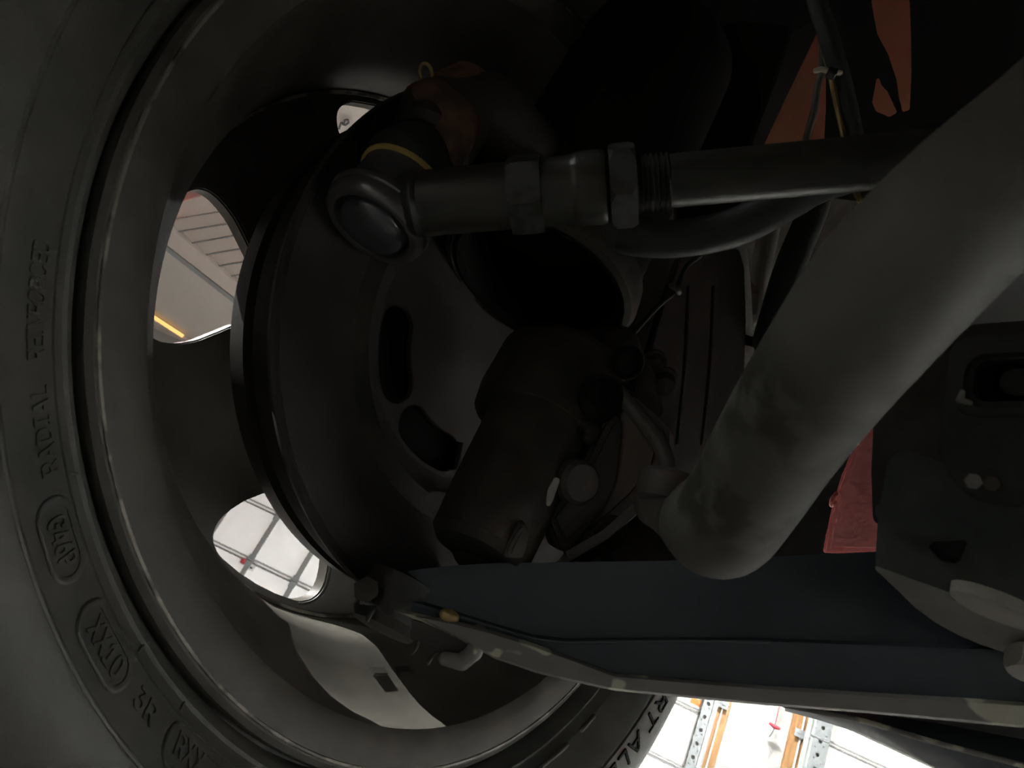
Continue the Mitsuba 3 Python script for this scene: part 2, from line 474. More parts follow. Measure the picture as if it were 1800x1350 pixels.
put("door_latch", box((wx(.3655) - .02, WALL_Y + .044, wz(.1345) - .022), (wx(.3655) + .02, WALL_Y + .075, wz(.1345) + .022), .006), ROPE, False, "small red tab on the garage door seen through the lower wheel opening", "tab")
for k, (px, py) in enumerate([(453, 990), (450, 998)]):
    lx, lz = wx(.3525), wz(.1375 - k * .006)
    put("door_notice__line", box((lx - .012, WALL_Y + .0461, lz - .008), (lx + .012, WALL_Y + .0466, lz + .008)), INK, False)
put("door_notice__paper", box((wx(.3525) - .03, WALL_Y + .0455, wz(.1345) - .045), (wx(.3525) + .03, WALL_Y + .0460, wz(.1345) + .045)), PAPER, False)
say("door_notice", "small white notice with dark lines beside the door stile", "notice")


# ceiling above the left opening of the wheel
def ceil(px, py, z):
    d = ray(px, py)
    return CAM + d * ((z - CAM[2]) / d[2])


def ceil_board(key, pix, z0, z1, m, **kw):
    lo = [ceil(px, py, z0) for px, py in pix]
    hi = [np.array([p[0], p[1], z1]) for p in lo]
    return put(key, loft([lo, hi]), m, False, **kw)


CB = CEIL - .10
def lapped_soffit():
    # boards overlapping like clapboard: each has its own lower edge
    L = [(231, 324), (268, 356), (306, 386), (333, 425), (357, 446), (379, 465), (400, 483), (421, 501), (442, 519), (463, 537)]
    Rr = [(292, 296), (352, 364 - 18), (392, 384 - 2), (412, 411), (424, 434), (440, 455), (452, 474), (466, 492), (478, 510), (492, 528)]
    L[0:3] = [(262, 372), (286, 385), (308, 405)]
    Rr[0:3] = [(330, 352), (364, 372), (388, 392)]
    e = lambda a, b, t: (a[0] + (b[0] - a[0]) * t, a[1] + (b[1] - a[1]) * t)
    for i in range(len(L) - 1):
        z0 = CB
        a, b, c, d = L[i], e(L[i], Rr[i], 2.2), e(L[i + 1], Rr[i + 1], 2.2), L[i + 1]
        pa, pb, pc, pd = (ceil(*p, z0) for p in (a, b, c, d))
        pa[2] -= .0; pb[2] -= .0; pc[2] -= .028; pd[2] -= .028
        up = np.array([0, 0, .02])
        put("ceiling_soffit__board", loft([[pa, pb, pc, pd], [pa + up, pb + up, pc + up, pd + up]]), CEILB, False)
        sd = np.array([0, 0, .006])
        qc, qd = pc + (pa - pd) * .07, pd + (pa - pd) * .07
        put("ceiling_soffit__seam_shade", loft([[pd - sd, pc - sd, qc - sd, qd - sd], [pd, pc, qc, qd]]), SEAM, False)  # dark strip painted for the shadow along each board seam
    say("ceiling_soffit", "pale overlapping ceiling boards seen in the upper part of the left wheel opening", "ceiling boards")


lapped_soffit()
ceil_board("ceiling_beam", [(205, 323), (425, 506), (425, 533), (205, 362)], CB - .05, CEIL - .001, CEILB, label="long pinkish beam crossing the ceiling beside the lapped boards", cat="beam")
ceil_board("ceiling_channel__web", [(200, 362), (430, 542), (430, 548), (200, 370)], CB - .03, CEIL - .001, GALV)
ceil_board("ceiling_channel__rim", [(200, 360), (430, 540), (430, 543), (200, 362.5)], CB - .045, CEIL - .001, SEAM)
say("ceiling_channel", "thin grey metal channel along the ceiling beam", "channel")
ceil_board("ceiling_strip_mount", [(236, 538), (322, 594), (330, 600), (330, 606), (230, 542)], CEIL - .03, CEIL - .001, CEILB, label="pale mounting rail above the amber light strip", cat="rail")
ceil_board("amber_light_strip", [(236, 536), (322, 592), (320, 594), (236, 539.3)], CEIL - .055, CEIL - .031, "mat_ceiling_paint", label="thin glowing amber light strip on the ceiling seen in the left wheel opening", cat="light strip",
           emitter={"type": "area", "radiance": {"type": "rgb", "value": [.36, .185, .038]}})
put("ceiling_wire", tube([ceil(px, py, CEIL - .02) for px, py in [(596, 226), (600, 216), (604, 219), (606, 212), (611, 211), (613, 215), (607, 220)]], .006, 5, 8), INK, True,
    "thin dark looped wire on the ceiling seen in the small upper wheel opening", "wire")


ceil_board("added_red_strip", [(240, 352), (268, 376), (262, 382), (234, 358)], CEIL - .15, CEIL - .001, "mat_ceiling_paint", label="short red light strip on the ceiling, hidden behind the rim from the photograph's place", cat="light strip",
           emitter={"type": "area", "radiance": {"type": "rgb", "value": [45.0, 5.0, 3.6]}})  # added unseen red emitter that makes the pink glow on the boards
put("work_lamp__hood", lathe([(.030, -.02), (.05, .0), (.085, .10), (.088, .10), (.056, -.005), (.034, -.03)], np.array([3.75, -.45, 2.50]) + np.array([.02, -.002, .012]), (-3.756, .394, -2.35), 32, True), DOORW, 30)
put("work_lamp__arm", tube([(3.80, -.45, 2.53), (3.83, -.45, 2.60), (3.83, -.45, CEIL)], .012, 4, 10), GALV)
say("work_lamp", "small white work lamp under the ceiling aimed at the wheel", "lamp")


# ceiling lamps
def lamp(i, x, y, a, b, rad):
    key = num("ceiling_lamp__housing").split("__")[0] if i == 0 else f"ceiling_lamp_{i:03d}"
    put(key + "__housing", box((x - a - .03, y - b - .03, CEIL - .05), (x + a + .03, y + b + .03, CEIL - .001), .01), DOORW, False)
    put(key + "__diffuser", box((x - a, y - b, CEIL - .066), (x + a, y + b, CEIL - .0505)), DOORW, False,
        emitter={"type": "area", "radiance": {"type": "rgb", "value": [rad * .96, rad, rad * .97]}})
    say(key, "long white ceiling lamp " + ("nearest the left side wall", "in front of the wheel, nearest the garage doors", "right of the hanging cord, between vehicle and doors", "beside the vehicle, brightest of the five",
                                           "in the front right corner of the garage")[i], "ceiling lamp", "ceiling lamps of the garage")


for i, l in enumerate(LAMPS):
    lamp(i, *l)
# a small round lamp near the front wall: throws the cord handle's shadow
lx, ly = hx + .48, WALL_Y + .10 + .74
put("round_lamp__housing", lathe([(.10, 0), (.10, .04), (.07, .055)], (lx, ly, CEIL - .056), (0, 0, 1), 32), DOORW, 30)
put("round_lamp__bulb", lathe([(.001, 0), (.05, .004), (.07, .02), (.07, .03)], (lx, ly, CEIL - .088), (0, 0, 1), 32), DOORW, 30,
    emitter={"type": "area", "radiance": {"type": "rgb", "value": [900.0, 890.0, 870.0]}})
say("round_lamp", "small round ceiling lamp near the garage doors", "ceiling lamp")
# ------------------------------------------------------------------ the truck's body
def body_box(key, lo, hi, m, b=.01):
    return put("truck_body__" + key, box(lo, hi, b), m, False)


arch = sbox(-.80, .40, 1.25, .98).difference(Point(0, WHEEL_Z).buffer(.435, quad_segs=16))
fm = solid(arch, .006)
M_ = np.eye(4); M_[:3, 0], M_[:3, 1], M_[:3, 2], M_[:3, 3] = (0, 1, 0), (0, 0, 1), (1, 0, 0), (.30, 0, 0)
fm.apply_transform(M_)
put("truck_body__fender", fm, RED, False)
a_ = np.radians(np.linspace(14, 166, 36))
lin = [[np.array([x, r * math.cos(t), WHEEL_Z + r * math.sin(t)]) for x, r in ((.295, .45), (.04, .45), (.04, .458), (.295, .458))] for t in a_]
put("truck_body__wheel_liner", loft(lin), PLASTIC, 30)
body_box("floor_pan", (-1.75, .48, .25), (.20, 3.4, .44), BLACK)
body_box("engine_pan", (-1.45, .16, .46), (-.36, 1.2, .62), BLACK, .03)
body_box("light_block_side", (-.45, .08, .36), (-.37, 1.6, .50), BLACK, .01)  # unseen box added to shade the tyre from the right and rear
body_box("light_block_pan", (-1.20, -.18, .29), (-.56, 1.0, .47), BLACK, .03)  # unseen box added to shade the upper part of the tyre
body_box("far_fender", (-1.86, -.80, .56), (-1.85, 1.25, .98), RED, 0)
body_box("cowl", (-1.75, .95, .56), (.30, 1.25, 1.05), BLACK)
body_box("light_block_front", (-1.84, -.79, .44), (.29, -.775, 1.02), BLACK, 0)  # dark panel added to block front light and darken the gaps
body_box("light_block_roof", (-.10, -.77, .82), (.29, .62, .83), BLACK, 0)  # slab added to keep light from above off the strut
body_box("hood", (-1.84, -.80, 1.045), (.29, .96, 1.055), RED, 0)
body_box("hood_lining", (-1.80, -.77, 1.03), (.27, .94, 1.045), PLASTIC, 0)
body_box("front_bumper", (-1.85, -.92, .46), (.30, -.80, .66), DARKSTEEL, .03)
# inner apron of red sheet metal high above the tie rod, seen through the openings of a dark brace plate
put("truck_body__inner_apron", slab([(1080, -160), (1680, -160), (1680, 330), (1080, 330)], (1400, 120, .86), .004, None, 0, 0), REDIN, False, "red inner apron")
tri = [(1306, 300), (1344, 196), (1370, 128), (1392, 58), (1410, 49), (1430, 34), (1441, 70), (1452, 120), (1452, 190), (1446, 300)]
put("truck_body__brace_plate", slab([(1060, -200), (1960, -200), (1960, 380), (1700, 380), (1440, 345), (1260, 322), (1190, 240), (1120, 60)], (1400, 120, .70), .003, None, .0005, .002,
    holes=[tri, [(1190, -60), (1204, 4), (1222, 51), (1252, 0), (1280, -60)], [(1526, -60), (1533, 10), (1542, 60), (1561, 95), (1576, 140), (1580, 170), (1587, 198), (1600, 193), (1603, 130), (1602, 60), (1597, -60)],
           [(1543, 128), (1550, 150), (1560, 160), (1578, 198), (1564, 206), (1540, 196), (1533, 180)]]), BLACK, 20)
put("truck_body__grey_panel", slab([(1285, 318), (1520, 318), (1440, 470), (1400, 700), (1280, 700)], (1350, 480, .84), .01, None, .002), GREY, False)
say("truck_body", "red body of the vehicle with its dark inner panels above the wheel", "vehicle body")

_rv = tm(mf(slab([(1446, 973), (1452, 940), (1462, 893), (1471, 862), (1480, 835), (1492, 806), (1505, 770), (1522, 735), (1548, 690), (1760, 660), (1760, 985), (1600, 975)], (1500, 880, .72), .03, None, .006, .002)).refine_to_length(.0016))
_rv.merge_vertices()
_rn = _rv.vertex_normals.copy()
_rv.vertices = _rv.vertices + _rn * ((meshkit.noise(_rv.vertices * 330, 3) - .5) * .0011 + (meshkit.noise(_rv.vertices * 120, 5) - .5) * .0008)[:, None]
put("front_valance", _rv, RED, True,
    "glossy red textured panel strip between the thick bar and the dark mount", "body panel")
put("front_valance__clip", tube([P(1470, 868, .71), P(1463, 878, .705), P(1462, 888, .705), P(1468, 884, .71)], .0022, 5, 10), RED)

# ------------------------------------------------------------------ wheel: tyre, rim, disc with openings
tyre = [(.2225, .012), (.2225, .0045), (.2252, -.002), (.2275, -.0055), (.2290, -.0052), (.2302, -.0062), (.2330, -.0105), (.2335, -.0100), (.2385, -.0150), (.2470, -.0215), (.2520, -.0240), (.2526, -.0236), (.2534, -.0236), (.2540, -.0249), (.2560, -.0255),
        (.2660, -.0270), (.2800, -.0245), (.2900, -.0200), (.2980, -.0130), (.3045, -.0040), (.3110, .0080), (.3200, .0230), (.3280, .0420), (.3325, .0700), (.334, .1000),
        (.3325, .1300), (.328, .158), (.320, .177), (.305, .200), (.280, .216), (.255, .218), (.235, .206), (.2225, .190), (.2130, .186), (.2130, .014)]
put("wheel__tire", wheel_lathe(tyre, 200), RUBBER, 25, "black rubber tyre with raised lettering")


def tyre_o(r):
    rr = np.array([p[0] for p in tyre[1:25]]); oo = np.array([p[1] for p in tyre[1:25]])
    return np.interp(r, rr, oo)


def sidewall_text(key, text, h, r0, a0, a1, depth=.0011, bold=True, flip=False, m=None):
    """Raised letters on the tyre's inner side, read clockwise with their tops outwards (flip: tops inwards)."""
    mt = m or RUBBER
    m = meshkit.text_mesh(text, h, depth, bold)
    v = m.vertices.copy()
    x0, x1 = v[:, 0].min(), v[:, 0].max()
    t = (v[:, 0] - x0) / (x1 - x0)
    yy = v[:, 1]
    if flip:
        t = 1 - t; yy = h - yy
    ang = a0 + (a1 - a0) * t
    r = r0 + yy
    o = np.interp(r, [p[0] for p in tyre[1:25]], [p[1] for p in tyre[1:25]]) + .0002 - v[:, 2]
    a = np.radians(ang)
    w = WC + AX * o[:, None] + r[:, None] * (np.cos(a)[:, None] * SD + np.sin(a)[:, None] * UP)
    m.vertices = w
    m.invert() if m.volume < 0 else None
    return put(key, m, mt, False)


LT = "wheel__tire__raised_lettering"
sidewall_text(LT, "RADIAL", .0062, .2362, -48.2, -41.6)
sidewall_text(LT, "REINFORCED", .0062, .2368, -39.8, -31.2)
sidewall_text(LT, "G46P", .0068, .2378, -54.9, -51.2, flip=True)
sidewall_text(LT, "XX10", .0066, .2378, -64.6, -59.8, flip=True)
sidewall_text(LT, "3R", .0062, .2372, -70.0, -67.2, flip=True)
sidewall_text(LT, "RXX", .0066, .2365, -77.0, -73.2, flip=True)
sidewall_text(LT, "SPORT ALL SEASON", .0105, .2570, -169.5, -120.5, .0012, False, m=RUBBERSHADE)  # letters darkened for the shading of their relief


def capsule(a0, a1, r0, r1, w=.0011, h=.0012):
    """Raised outline around a code on the tyre."""
    n = 12
    R0 = (r1 - r0) / 2; rc = (r0 + r1) / 2
    arc = []
    mid = np.radians(a1 - a0) * rc
    for t in np.linspace(90, 270, n): arc.append((R0 * math.cos(math.radians(t)), R0 * math.sin(math.radians(t))))
    for x in np.linspace(0, mid, 10)[1:-1]: arc.append((x, -R0))
    for t in np.linspace(-90, 90, n): arc.append((mid + R0 * math.cos(math.radians(t)), R0 * math.sin(math.radians(t))))
    for x in np.linspace(mid, 0, 10)[1:-1]: arc.append((x, R0))
    arc = np.array(arc)
    def at(x, y, up):
        r = rc + y
        return W(r, a0 + math.degrees(x / rc), tyre_o(r) + .0003 - up)
    nrm = np.c_[np.roll(arc[:, 1], -1) - np.roll(arc[:, 1], 1), np.roll(arc[:, 0], 1) - np.roll(arc[:, 0], -1)]
    nrm /= np.linalg.norm(nrm, axis=1)[:, None]
    loops = []
    for k in range(len(arc)):
        p, q = arc[k] - nrm[k] * w, arc[k] + nrm[k] * w
        loops.append([at(*p, -.0006), at(*p * 1.0, h * .7), at(*((p + q) / 2), h), at(*q, h * .7), at(*q, -.0006)])
    loops.append(loops[0])
    return loft(loops, caps=False)


for a0, a1 in ((-54.6, -51.3), (-64.2, -59.9), (-78.6, -73.4)):
    put("wheel__tire__code_outline", capsule(a0, a1, .2352, .2470), RUBBER, 40)
for a0, a1 in ((-146, -142.5), (-138.8, -132)):
    pts = [W(.2335, a, tyre_o(.2335) - .0012) for a in np.linspace(a0, a1, 6)]
    put("wheel__tire__bead_rib", tube(pts, .0014, 4, 8), RUBBER)
for a in (-49.3, -65.8, -73):
    put("wheel__tire__mould_mark", tube([W(r, a + i * .25, tyre_o(r) - .0002) for i, r in enumerate((.2262, .2290, .2318))], .0005, 4, 8), RUBBER)
put("wheel__tire__slot", tube([W(.2675 + .0012 * k, a, tyre_o(.2675 + .0012 * k) - .0004) for k, a in enumerate((-49.4, -50.6, -51.8, -53.0))], [.0008, .0020, .0021, .0008], 6, 12), RUBBERSHADE, True, "dark strip painted for the shade in a moulded slot")  # raised dark strip stands for the shade inside a slot


# rim: flange, bright corner, tapering barrel, all one turned ring
rim = [(.2205, .010), (.2210, .004), (.2200, .0012), (.2175, .0000), (.2160, .0002), (.2120, -.0004), (.2050, .0004), (.2000, .0022), (.1976, .0042), (.1965, .0080), (.1955, .0140), (.1925, .0240), (.1880, .0330),
       (.1790, .0470), (.1700, .0590), (.1660, .0700), (.1645, .0850), (.1640, .0930), (.1625, .0985), (.1600, .1010), (.1600, .1120), (.1660, .120), (.1880, .140), (.1960, .165), (.2, .186), (.216, .190), (.220, .185),
       (.2205, .180), (.205, .176), (.2, .150), (.19, .138), (.172, .118), (.172, .075), (.185, .052), (.200, .035), (.206, .020), (.210, .0125)]
put("wheel__rim", wheel_lathe(rim, 220), RIM, 30, "dark painted rim barrel")
put("wheel__rim__flange_edge", wheel_lathe([(.2168, .0004), (.2162, -.0005), (.2152, -.0006), (.2148, .0004)], 220), RIMEDGE, 40)
put("wheel__rim__disc_edge", wheel_lathe([(.1628, .0985), (.1622, .0970), (.1606, .0985), (.1605, .1005)], 160), RIMEDGE, 40, "worn ridge with its edge highlight put into the colour")  # edge highlight of the disc painted as a pale ring
# disc with five openings
disc = Point(0, 0).buffer(.1625, quad_segs=40)
wins = []
for k in range(5):
    c = math.radians(-92.2 + 72 * k)
    pts = []
    for r, half in ((.088, 5.0), (.107, 9.8), (.117, 12.8), (.128, 15.4), (.139, 16.5), (.153, 16.2)):
        pts.append((r, half))
    out = [(r, -h) for r, h in pts] + [(.1570, t) for t in (-11, -5, 0, 5, 11)] + [(r, h) for r, h in pts[::-1]]
    wins.append(round_poly([(r * math.cos(c + math.radians(t)), r * math.sin(c + math.radians(t))) for r, t in out], .012, 8))
disc = disc.difference(unary_union(wins))
dm = solid(disc, .010, .002)
M_ = np.eye(4); M_[:3, 0], M_[:3, 1], M_[:3, 2], M_[:3, 3] = SD, UP, AX, WC + AX * .1005
dm.apply_transform(M_)
put("wheel__disc", dm, RIM, 20, "wheel disc with five rounded openings")
put("wheel__hub", lathe([(.070, .075), (.075, .080), (.075, .104), (.04, .112)], WC, AX, 64), DARKSTEEL)
put("wheel__balance_weight", loft([[W(.1935, a, .022), W(.1905, a, .022), W(.1885, a, .028), W(.1915, a, .028)] for a in np.linspace(-47, -42.5, 6)]), RIMEDGE, 30, "small balance weight")
for a0 in (-110.5, -116.5):
    put("wheel__balance_weight", loft([[W(.1830, a, .043), W(.1800, a, .042), W(.1780, a, .0465), W(.1810, a, .0475)] for a in np.linspace(a0 - 1.6, a0 + 1.6, 4)]), DARKSTEEL, 30)
put("wheel__valve_stem", tube([W(.178, 68, .090), W(.172, 68, .10), W(.160, 68, .118)], [.005, .004, .003], 4, 12), PLASTIC)
say("wheel", "dark front wheel with a black tyre, seen from its inner side", "wheel")

# ------------------------------------------------------------------ brake: rotor, dust shield, caliper
rot = [(.1360, .018), (.1385, .020), (.1385, .0325), (.1330, .0330), (.1330, .0400), (.1385, .0405), (.1372, .0535), (.1340, .0555), (.10, .0555), (.10, .05), (.085, .05), (.085, .018)]
put("brake_rotor__friction_ring", wheel_lathe(rot, 160), DARKSTEEL, 30)
put("brake_rotor__hat", wheel_lathe([(.086, .0385), (.086, .060), (.020, .060), (.020, .0385)], 96), BLACK, 30)  # hat coloured black for the darkness inside the shield slots
say("brake_rotor", "dark brake rotor inside the wheel behind the dust shield", "brake rotor")
sh = [(.1418, .0125), (.1452, .0105), (.1462, .0070), (.1452, .0052), (.1435, .0066), (.1400, .0095), (.1320, .0105), (.1150, .0125), (.0980, .0170), (.0840, .0225), (.0780, .0265), (.0740, .0290), (.0700, .0300), (.0700, .0330),
      (.0780, .0325), (.0860, .0250), (.1, .0195), (.1160, .0150), (.1330, .0130)]
put("dust_shield__dish", wheel_lathe(sh, 160), SHIELD, 30)
pl = Point(0, 0).buffer(.0735, quad_segs=32)
sl = []
for c, half in ((-38.5, 15.0), (-93.5, 14.5)):
    arcp = [(.0578 * math.cos(math.radians(c + t)), .0578 * math.sin(math.radians(c + t))) for t in np.linspace(-half, half, 9)]
    from shapely.geometry import LineString
    sl.append(LineString(arcp).buffer(.0108, quad_segs=6))
sl.append(Polygon([(.066 * math.cos(math.radians(t)), .066 * math.sin(math.radians(t))) for t in (-119, -114)] + [(.050 * math.cos(math.radians(t)), .050 * math.sin(math.radians(t))) for t in (-112, -122)]))
pl = pl.difference(unary_union(sl))
pm = solid(pl, .003, .0005)
M_[:3, 3] = WC + AX * .0298
pm.apply_transform(M_)
put("dust_shield__slotted_plate", pm, SHIELD, 20, "inner plate with long dark slots")
put("dust_shield__corner_tab", slab([(700, 905), (720, 880), (760, 862), (800, 868), (806, 905), (775, 940), (712, 912)], (755, 900, .402), .004, -AX, .001), SHIELD, 20)
say("dust_shield", "dark round dished dust shield with a thin bright rolled lip, inside the rim", "brake shield")

caliper_main = slab([(1062, 742), (1086, 700), (1108, 690), (1150, 726), (1174, 752), (1172, 800), (1163, 835), (1122, 884), (1062, 938), (1000, 986), (985, 975), (962, 915), (1000, 862), (1036, 800)], (1080, 840, .352), .020, CAM - P(1080, 840, .352) + np.array([.10, .05, -.02]), .006, .004)
put("brake_caliper__body", caliper_main, CALIPER, 35)
put("brake_caliper__bracket", slab([(960, 905), (1000, 858), (1036, 800), (1064, 742), (1100, 705), (1096, 780), (1088, 850), (1060, 905), (1003, 968), (985, 976)], (1040, 850, .346), .02, CAM - P(1040, 850, .35) + np.array([-.12, .1, 0]), .004, .004), CAST, 35)
put("brake_caliper__ear", slab([(1104, 628), (1128, 612), (1150, 652), (1172, 735), (1150, 740), (1120, 700)], (1140, 680, .372), .02, None, .004, .004), CAST, 35)
put("brake_caliper__arm_plate", loft([[P(x, y, d) for x, y, d in ((1126, 872, .338), (1138, 884, .338), (1140, 886, .352), (1124, 876, .352))], [P(x, y, d) for x, y, d in ((1060, 932, .332), (1070, 946, .332), (1072, 948, .35), (1058, 934, .35))],
                                     [P(x, y, d) for x, y, d in ((994, 970, .328), (1000, 988, .328), (1004, 990, .345), (992, 972, .345))]]), CALIPER, 30)
put("brake_caliper__dark_filler", slab([(1060, 905), (1150, 850), (1200, 880), (1190, 994), (1020, 992)], (1110, 940, .405), .01, None, .001, .002), CAST, 20)  # dark sheet added to cover the lit rim behind the caliper
put("brake_caliper__guide_pin", lathe([(.0088, -.016), (.0100, -.010), (.0100, .004), (.0082, .0065), (.006, .0065)], P(1012, 846, .343), -AX + np.array([.2, .35, -.3]), 32), CALIPER)
for px, py, d, r in ((1074, 934, .350, .0062), (1048, 986, .344, .0066), (1150, 636, .385, .0052), (1168, 668, .385, .0056), (1062, 952, .35, .004)):
    put("brake_caliper__bolt", bolt(P(px, py, d), CAM - P(px, py, d) + np.array([-.1, -.1, -.2]), r, r * 1.1, r * 1.25), CAST)
put("brake_caliper__foot", slab([(905, 937), (921, 920), (931, 938), (927, 966), (920, 985), (886, 984), (893, 960)], (908, 960, .316), .010, CAM - P(908, 960, .316) + np.array([-.1, 0, -.1]), .0025, .0015), CALIPER, 35)
say("brake_caliper", "greyish cast brake caliper with rusty patches right of the upright knuckle", "brake caliper")

put("brake_hose__hose", tube([P(1088, 688, .362), P(1112, 720, .356), P(1140, 752, .349), P(1162, 785, .343), P(1171, 812, .340), P(1170, 826, .338)], [.0034, .0036, .0038, .0039, .0040, .0036], 6, 16), LINERED)
say("brake_hose", "thin grey bent brake line over the caliper", "brake line")

# ------------------------------------------------------------------ steering knuckle with its strut cup
K0 = P(985, 668, .390)
def on_axis(dz, off=(0, 0)):
    return K0 + UP * dz
cup = [(.050, .0), (.0508, .004), (.0508, .20), (.0465, .20), (.0465, .030), (.0440, .028), (.0440, .002), (.0470, -.001)]
C0 = P(943, 497, .408)
put("strut_housing__tube", lathe(cup, C0, UP, 64, True), BLACK, 30)
put("strut_housing__plug", lathe([(.0440, .034), (.0440, .040), (.020, .044)], C0, UP, 48), BLACK)
put("strut_housing__rim", lathe([(.0500, -.0020), (.0535, -.0005), (.0555, .004), (.0545, .014), (.0505, .018)], C0, UP, 64, True), CAST, 30)
say("strut_housing", "wide black upright cylinder with an open hollow end above the knuckle", "strut")

put("steering_knuckle__collar", lathe([(.026, -.036), (.034, -.031), (.0355, -.020), (.0345, .006), (.031, .012), (.02, .015)], K0, UP, 56), CAST, 35)
lowc = P(896, 850, .352)
put("steering_knuckle__lower_post", lathe([(.020, -.036), (.0235, -.032), (.0245, -.010), (.0250, .030), (.0245, .042), (.018, .046)], lowc, UP, 56), CAST, 35)
put("steering_knuckle__casting", casting([((985, 672, .392, .026), (912, 800, .370, .021)), ((985, 672, .392, .026), (1060, 690, .385, .016)), ((1060, 690, .385, .016), (1042, 762, .376, .009)), ((985, 672, .397, .025), (905, 690, .40, .018)),
                                          ((912, 800, .372, .021), (860, 950, .356, .018)), ((985, 672, .397, .025), (1085, 612, .398, .012))]), CAST, True)
put("steering_knuckle__steering_arm", casting([((762, 205, .358, .0165), (860, 190, .375, .017)), ((860, 190, .375, .017), (930, 260, .395, .016)), ((930, 260, .395, .016), (950, 330, .41, .018))]), CAST, True, "dark steering arm")
for px, py, d, rr, hh in ((1054, 700, .3535, .0098, .0045), (1103, 637, .3640, .0070, .006)):
    put("steering_knuckle__bore", lathe([(rr * 1.18, 0), (rr * 1.18, .002), (rr, .003), (rr * .98, -.004), (rr * .5, -.006)][:4] + [(rr * .3, -.006)], P(px, py, d), CAM - P(px, py, d) + np.array([-.25, .05, 0]), 32), BLACK, 30, "dark round bore")
put("steering_knuckle__lug", casting([((1044, 756, .354, .0040), (1036, 770, .352, .0034)), ((1044, 756, .354, .0040), (1020, 742, .351, .0026))], .002), CAST, True)
put("steering_knuckle__light_spot", slab([(962, 862), (975, 838), (985, 842), (972, 880), (958, 905)], (970, 870, .321), .003, None, .0008, .001), MOUNTPAD, 20)  # pale plate painted for a spot of light through the wheel
say("steering_knuckle", "dark cast steering knuckle standing upright in the middle of the wheel", "steering knuckle")

# ------------------------------------------------------------------ tie rod with its ball joint
TB = P(655, 398, .330)            # centre of the lower cap
put("tie_rod__ball_housing", lathe([(.0160, .0060), (.0225, .0058), (.0238, .0070), (.0222, .0095), (.0205, .0120), (.0200, .0170), (.0196, .0270), (.0170, .0310), (.012, .032)], TB, UP, 64), BALL, 30)
put("tie_rod__end_cap", lathe([(.004, -.0065), (.0095, -.0055), (.0140, -.0030), (.0154, -.0004), (.0158, .0030), (.0160, .0060), (.012, .008)], TB, UP, 64), BALL, 40, "domed bottom cap")
put("tie_rod__cap_ring", lathe([(.0172, .0055), (.0174, .0008), (.0184, -.0010), (.0200, -.0016), (.0218, -.0010), (.0232, .0008), (.0238, .0035), (.0232, .0060)], TB, UP, 72, True), BALLRING, 40, "rolled ring with its highlight put into the colour")
put("tie_rod__cap_ring", lathe([(.0238, .0058), (.0245, .0064), (.0247, .0078), (.0240, .0090), (.0230, .0092), (.0228, .0060)], TB, UP, 72, True), BALLRING, 40)
put("tie_rod__ring", lathe([(.0198, .0268), (.0212, .0274), (.0212, .0288), (.0198, .0294)], TB, UP, 64, True), GOLD, 30, "thin gold ring")
put("tie_rod__dust_boot", lathe([(.0192, .0294), (.0215, .032), (.0222, .037), (.0205, .042), (.0182, .047), (.0150, .052), (.012, .054)], TB, UP, 64), PLASTIC, 40, "black rubber dust boot")
put("tie_rod__arm_eye", lathe([(.0165, .0525), (.0200, .0555), (.0206, .0620), (.0206, .0760), (.0190, .0800), (.012, .081)], TB, UP, 48), CAST, 30)
put("tie_rod__castle_nut", cat_mesh(hexnut(.0175, .014, TB + UP * .0805, UP), *[box_ for box_ in [lathe([(.0135, .0940), (.0135, .1000), (.006, .1000)], TB, UP, 32)]]), RUST, 30, "rusty castle nut")
e0 = TB + UP * .098
cp0, cp1 = P(742, 140, .368), P(758, 142, .366)
put("tie_rod__cotter_pin", tube([P(741, 137, .366), P(738, 126, .366), P(742, 114, .366), P(750, 112, .365), P(757, 120, .365), P(760, 134, .365)], .0010, 6, 10), BRASS, True, "bright cotter pin loop")
put("tie_rod__lug", casting([((765, 196, .356, .0150), (795, 215, .350, .0120)), ((795, 215, .350, .0120), (803, 250, .343, .0075)), ((803, 250, .343, .0075), (802, 282, .338, .0030)), ((765, 196, .356, .0150), (742, 180, .360, .0095))], .002), RUST, True, "rusty lug")

RA, RB = P(700, 362, .327), P(1560, 283, .300)
rd = (RB - RA) / np.linalg.norm(RB - RA)
def on_rod(px):
    """Distance along the rod at which it passes image column px."""
    lo, hi = -.1, .5
    for _ in range(50):
        m_ = (lo + hi) / 2
        q = R.T @ (RA + rd * m_ - CAM)
        if 900 + F * q[0] / q[2] < px: lo = m_
        else: hi = m_
    return lo
s = on_rod
put("tie_rod__socket", lathe([(.010, s(690)), (.0150, s(728)), (.0152, s(736)), (.0139, s(744)), (.0139, s(880)), (.0141, s(960)), (.0143, s(1005)), (.0148, s(1012)), (.0153, s(1018)), (.0153, s(1055)), (.0145, s(1066)), (.011, s(1067))], RA, rd, 56), TIEROD, 30)
# wrench flats on the socket
fl_u, fl_v, _ = basis(rd)
put("tie_rod__wrench_flat", tm(hexnut(.0172, s(955) - s(898), RA + rd * s(898), rd, 0, .04)), NUT, 30)
put("tie_rod__lock_nut", hexnut(.0182, s(1118) - s(1072), RA + rd * s(1072), rd, 0, .10), NUT, 25, "hexagonal lock nut")
th = [(.008, s(1112))]
x_ = s(1114); pitch = .0021
while x_ < s(1172):
    th += [(.0104, x_), (.0119, x_ + pitch * .5)]
    x_ += pitch
th += [(.0104, x_), (.008, x_ + .0002)]
put("tie_rod__thread", lathe(th, RA, rd, 40), TIEROD, False, "exposed thread")
put("tie_rod__rod", lathe([(.0085, s(1166)), (.0105, s(1170)), (.0108, s(1186)), (.0108, s(1300)), (.0108, s(1560)), (.0108, s(1560) + .22), (.006, s(1560) + .221)], RA, rd, 48), TIEROD, 30)
